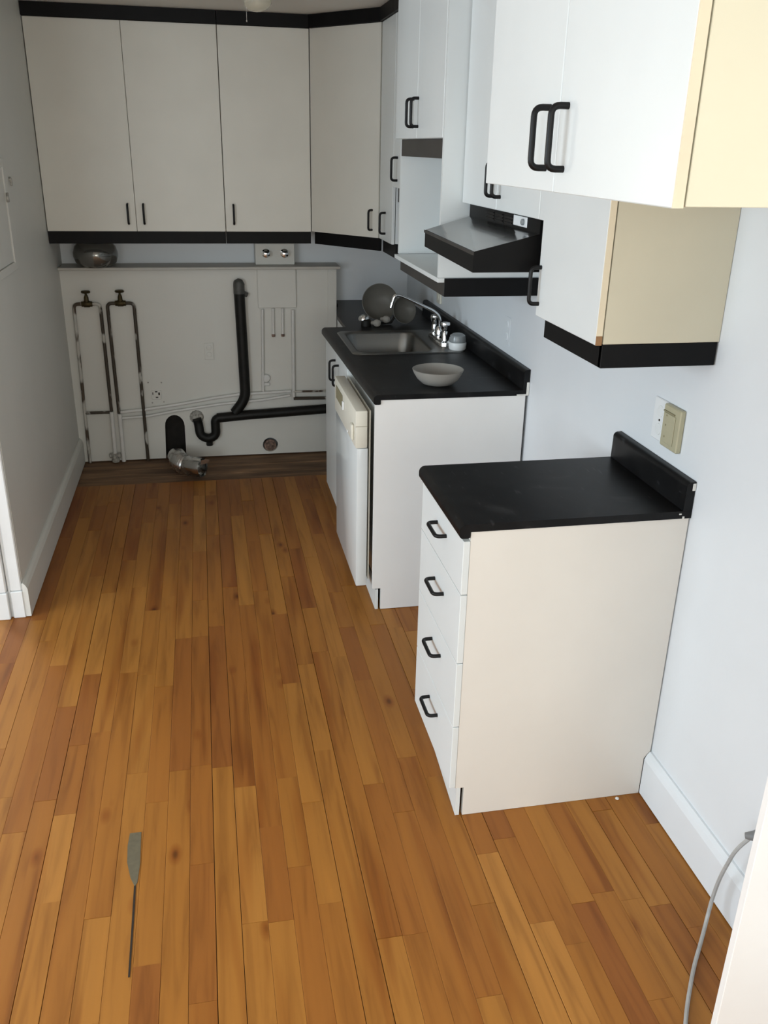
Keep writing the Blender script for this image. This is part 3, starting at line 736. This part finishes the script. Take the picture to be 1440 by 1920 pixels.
# painted-over outlets on the low wall
po = root('wall_outlet', (-1.205, YC, .65), 'outlet painted over in white at the centre of the low wall', 'outlet')
part('plate', MB().box(-1.232, -1.178, YC-.004, YC-.0004, .600, .700, .002), 'wall_paint_warm', po)
for zz in (.672, .632): part('socket_face', MB().lathe([(.015, 0), (.014, .003), (.012, .0035)], (-1.205, YC-.004, zz), (0, -1, 0), 18), 'wall_paint_warm', po, True)
pq = root('wall_outlet', (-1.523, YC, .40), 'bare dark outlet with exposed screws right of the looped pipes', 'outlet')
part('frame', MB().box(-1.552, -1.494, YC-.005, YC-.0004, .372, .428, .003), 'wall_paint_warm', pq)
for a, b, c_, d_ in ((-1.530, -1.516, .416, .422), (-1.512, -1.503, .398, .414), (-1.528, -1.514, .382, .388), (-1.545, -1.541, .400, .416)):
    part('slot', MB().box(a, b, YC-.0062, YC-.0051, c_, d_), 'dark_cavity', pq)
for xx, zz in ((-1.565, .474), (-1.490, .472), (-1.550, .352), (-1.484, .355)):
    part('screw', MB().lathe([(.0045, 0), (.0035, .002)], (xx, YC-.0005, zz), (0, -1, 0), 8), 'plaster', pq)

# smoked glass jar on the ledge
single('smoked_glass_bowl', bowl_mesh([(.082, 0), (.108, .022), (.119, .055), (.119, .075), (.108, .108), (.090, .126)], [(.078, .004), (.103, .024), (.114, .056), (.114, .074), (.103, .106), (.087, .126)], (-1.785, 3.285, 1.1355)),
       'smoked_glass', 'squat grey smoked glass bowl on the rear ledge', 'glass bowl', (-1.785, 3.285, 1.1355), True)

# ------------------------------------------------------------------ right wall: switch and outlets
ws = root('wall_outlet', (0, .215, 1.094), 'white outlet beside the beige switch plate, above the drawer counter', 'outlet')
part('plate', MB().box(-.005, -.0003, .1835, .255, 1.036, 1.152, .002), 'white_plastic', ws)
for zz in (1.118, 1.068): part('socket_face', MB().lathe([(.0165, 0), (.0155, .002), (.0135, .0024)], (-.005, .217, zz), (-1, 0, 0), 22), 'trim_paint', ws, True)
part('screw', MB().lathe([(.0035, 0), (.003, .0015)], (-.0051, .217, 1.093), (-1, 0, 0), 8), 'crack_dark', ws)
wsw = root('switch_plate', (0, .137, 1.094), 'beige switch plate on the right wall above the drawer counter', 'switch')
part('plate', MB().box(-.016, -.0003, .094, .182, 1.036, 1.152, .003), 'switch_beige', wsw)
part('paddle', MB().box(-.0185, -.0162, .115, .182-.006, 1.050, 1.130, .001), 'switch_beige', wsw)
part('slot', MB().box(-.0190, -.0162, .120, .178, 1.132, 1.1355), 'dark_beige', wsw)
for zz in (1.124, 1.098, 1.066): part('dot', MB().lathe([(.003, 0), (.002, .001)], (-.0186, .158, zz), (-1, 0, 0), 8), 'dark_beige', wsw)
wf = root('wall_outlet', (0, 1.53, 1.085), 'painted-over outlet on the right wall above the long backsplash', 'outlet')
part('plate', MB().box(-.003, -.0003, 1.495, 1.565, 1.028, 1.142, .001), 'wall_paint', wf)
for zz in (1.110, 1.060): part('socket_face', MB().lathe([(.0165, 0), (.015, .003)], (-.003, 1.53, zz), (-1, 0, 0), 18), 'wall_paint', wf, True)
wg = root('wall_outlet', (0, 2.62, 1.075), 'cream outlet low on the right wall under the microwave shelf', 'outlet')
part('plate', MB().box(-.012, -.0003, 2.585, 2.655, 1.018, 1.130, .003), 'appliance_cream', wg)
for zz in (1.098, 1.050): part('socket_face', MB().lathe([(.0165, 0), (.015, .003)], (-.012, 2.62, zz), (-1, 0, 0), 18), 'appliance_cream', wg, True)

# wall hatch on the left partition
ht = root('wall_hatch', (XL, 1.9, 1.27), 'white painted wall hatch door at the upper left edge', 'hatch')
part('frame', MB().box(XL+.0003, XL+.012, 2.085, 2.145, 1.268, 1.700, .002).box(XL+.0003, XL+.012, 1.70, 2.084, 1.268, 1.300, .002).box(XL+.0003, XL+.012, 1.70, 2.084, 1.668, 1.700, .002).box(XL+.0003, XL+.012, 1.70, 1.75, 1.301, 1.667, .002), 'wall_paint_warm', ht)
hdoor = part('door', MB().box(XL+.0003, XL+.007, 1.752, 2.078, 1.302, 1.666, .002), 'wall_paint_warm', ht)
part('latch', MB().box(XL+.012, XL+.020, 2.076, 2.094, 1.535, 1.572, .002), 'plaster', ht)
single('wall_hook', MB().lathe([(.009, 0), (.009, .006), (.005, .010)], (XL+.0004, 2.243, 1.618), (1, 0, 0), 10).box(XL+.004, XL+.012, 2.239, 2.247, 1.590, 1.618, .002), 'plaster', 'small grey hook on the left wall beside the hatch', 'hook', (XL, 2.243, 1.605), True)

# ------------------------------------------------------------------ ceiling lamp holder
cl = root('ceiling_light', (-.935, 2.2, ZC), 'porcelain ceiling lamp holder with bulb at the top edge', 'ceiling light')
part('base', MB().lathe([(.072, 0), (.072, -.010), (.064, -.026), (.050, -.038), (.034, -.044)], (-.935, 2.2, ZC-.0005), (0, 0, 1), 30), 'porcelain', cl, True)
part('bulb', MB().lathe([(.030, 0), (.046, -.010), (.056, -.028), (.055, -.042), (.042, -.056), (.020, -.064), (.003, -.066)], (-.935, 2.2, ZC-.036), (-.12, .1, 1), 28), 'clear_bulb', cl, True)
part('pull_chain', MB().tube([(-.975, 2.19, ZC-.03), (-.978, 2.19, ZC-.10), (-.978, 2.19, ZC-.135)], .0008, 6), 'aluminium', cl, True)
part('chain_bead', MB().lathe([(.001, -.004), (.003, -.002), (.003, .002), (.001, .004)], (-.978, 2.19, ZC-.138), (0, 0, 1), 10), 'chrome', cl, True)

# ------------------------------------------------------------------ tall panel and power cord, lower right
ep = single('end_panel', MB().box(-.311, -.001, -.866, -.850, .001, ZT, .001), 'melamine_bright', 'tall white end panel cropped by the lower right corner', 'panel', (-.155, -.858, .001))
co = root('power_cord', (-.03, -.52, .0), 'grey power cord looping from the right wall down to the floor', 'cord')
part('plug', MB().lathe([(.017, 0), (.017, .022), (.012, .034), (.007, .052)], (-.003, -.535, .318), (-.8, .35, -.12), 12), 'plug_grey', co, True)
part('cable', MB().tube(bend([(-.035, -.520, .312), (-.060, -.506, .262), (-.066, -.480, .150), (-.066, -.470, .070), (-.078, -.482, .018), (-.120, -.532, .0058), (-.171, -.590, .0058), (-.245, -.690, .0058), (-.325, -.82, .0058), (-.355, -.95, .0058), (-.36, -1.25, .0058)], .04, 4), .0048, 8), 'cord_grey', co, True)
single('paint_chip', MB().lathe([(.002, 0), (.006, .001), (.005, .004), (.001, .005)], (-.096, -.014, .0006), (0, 0, 1), 7), 'paint_chip', 'white crumb of plaster at the foot of the drawer cabinet', 'debris', (-.096, -.014, .0006))
print('planks', count)
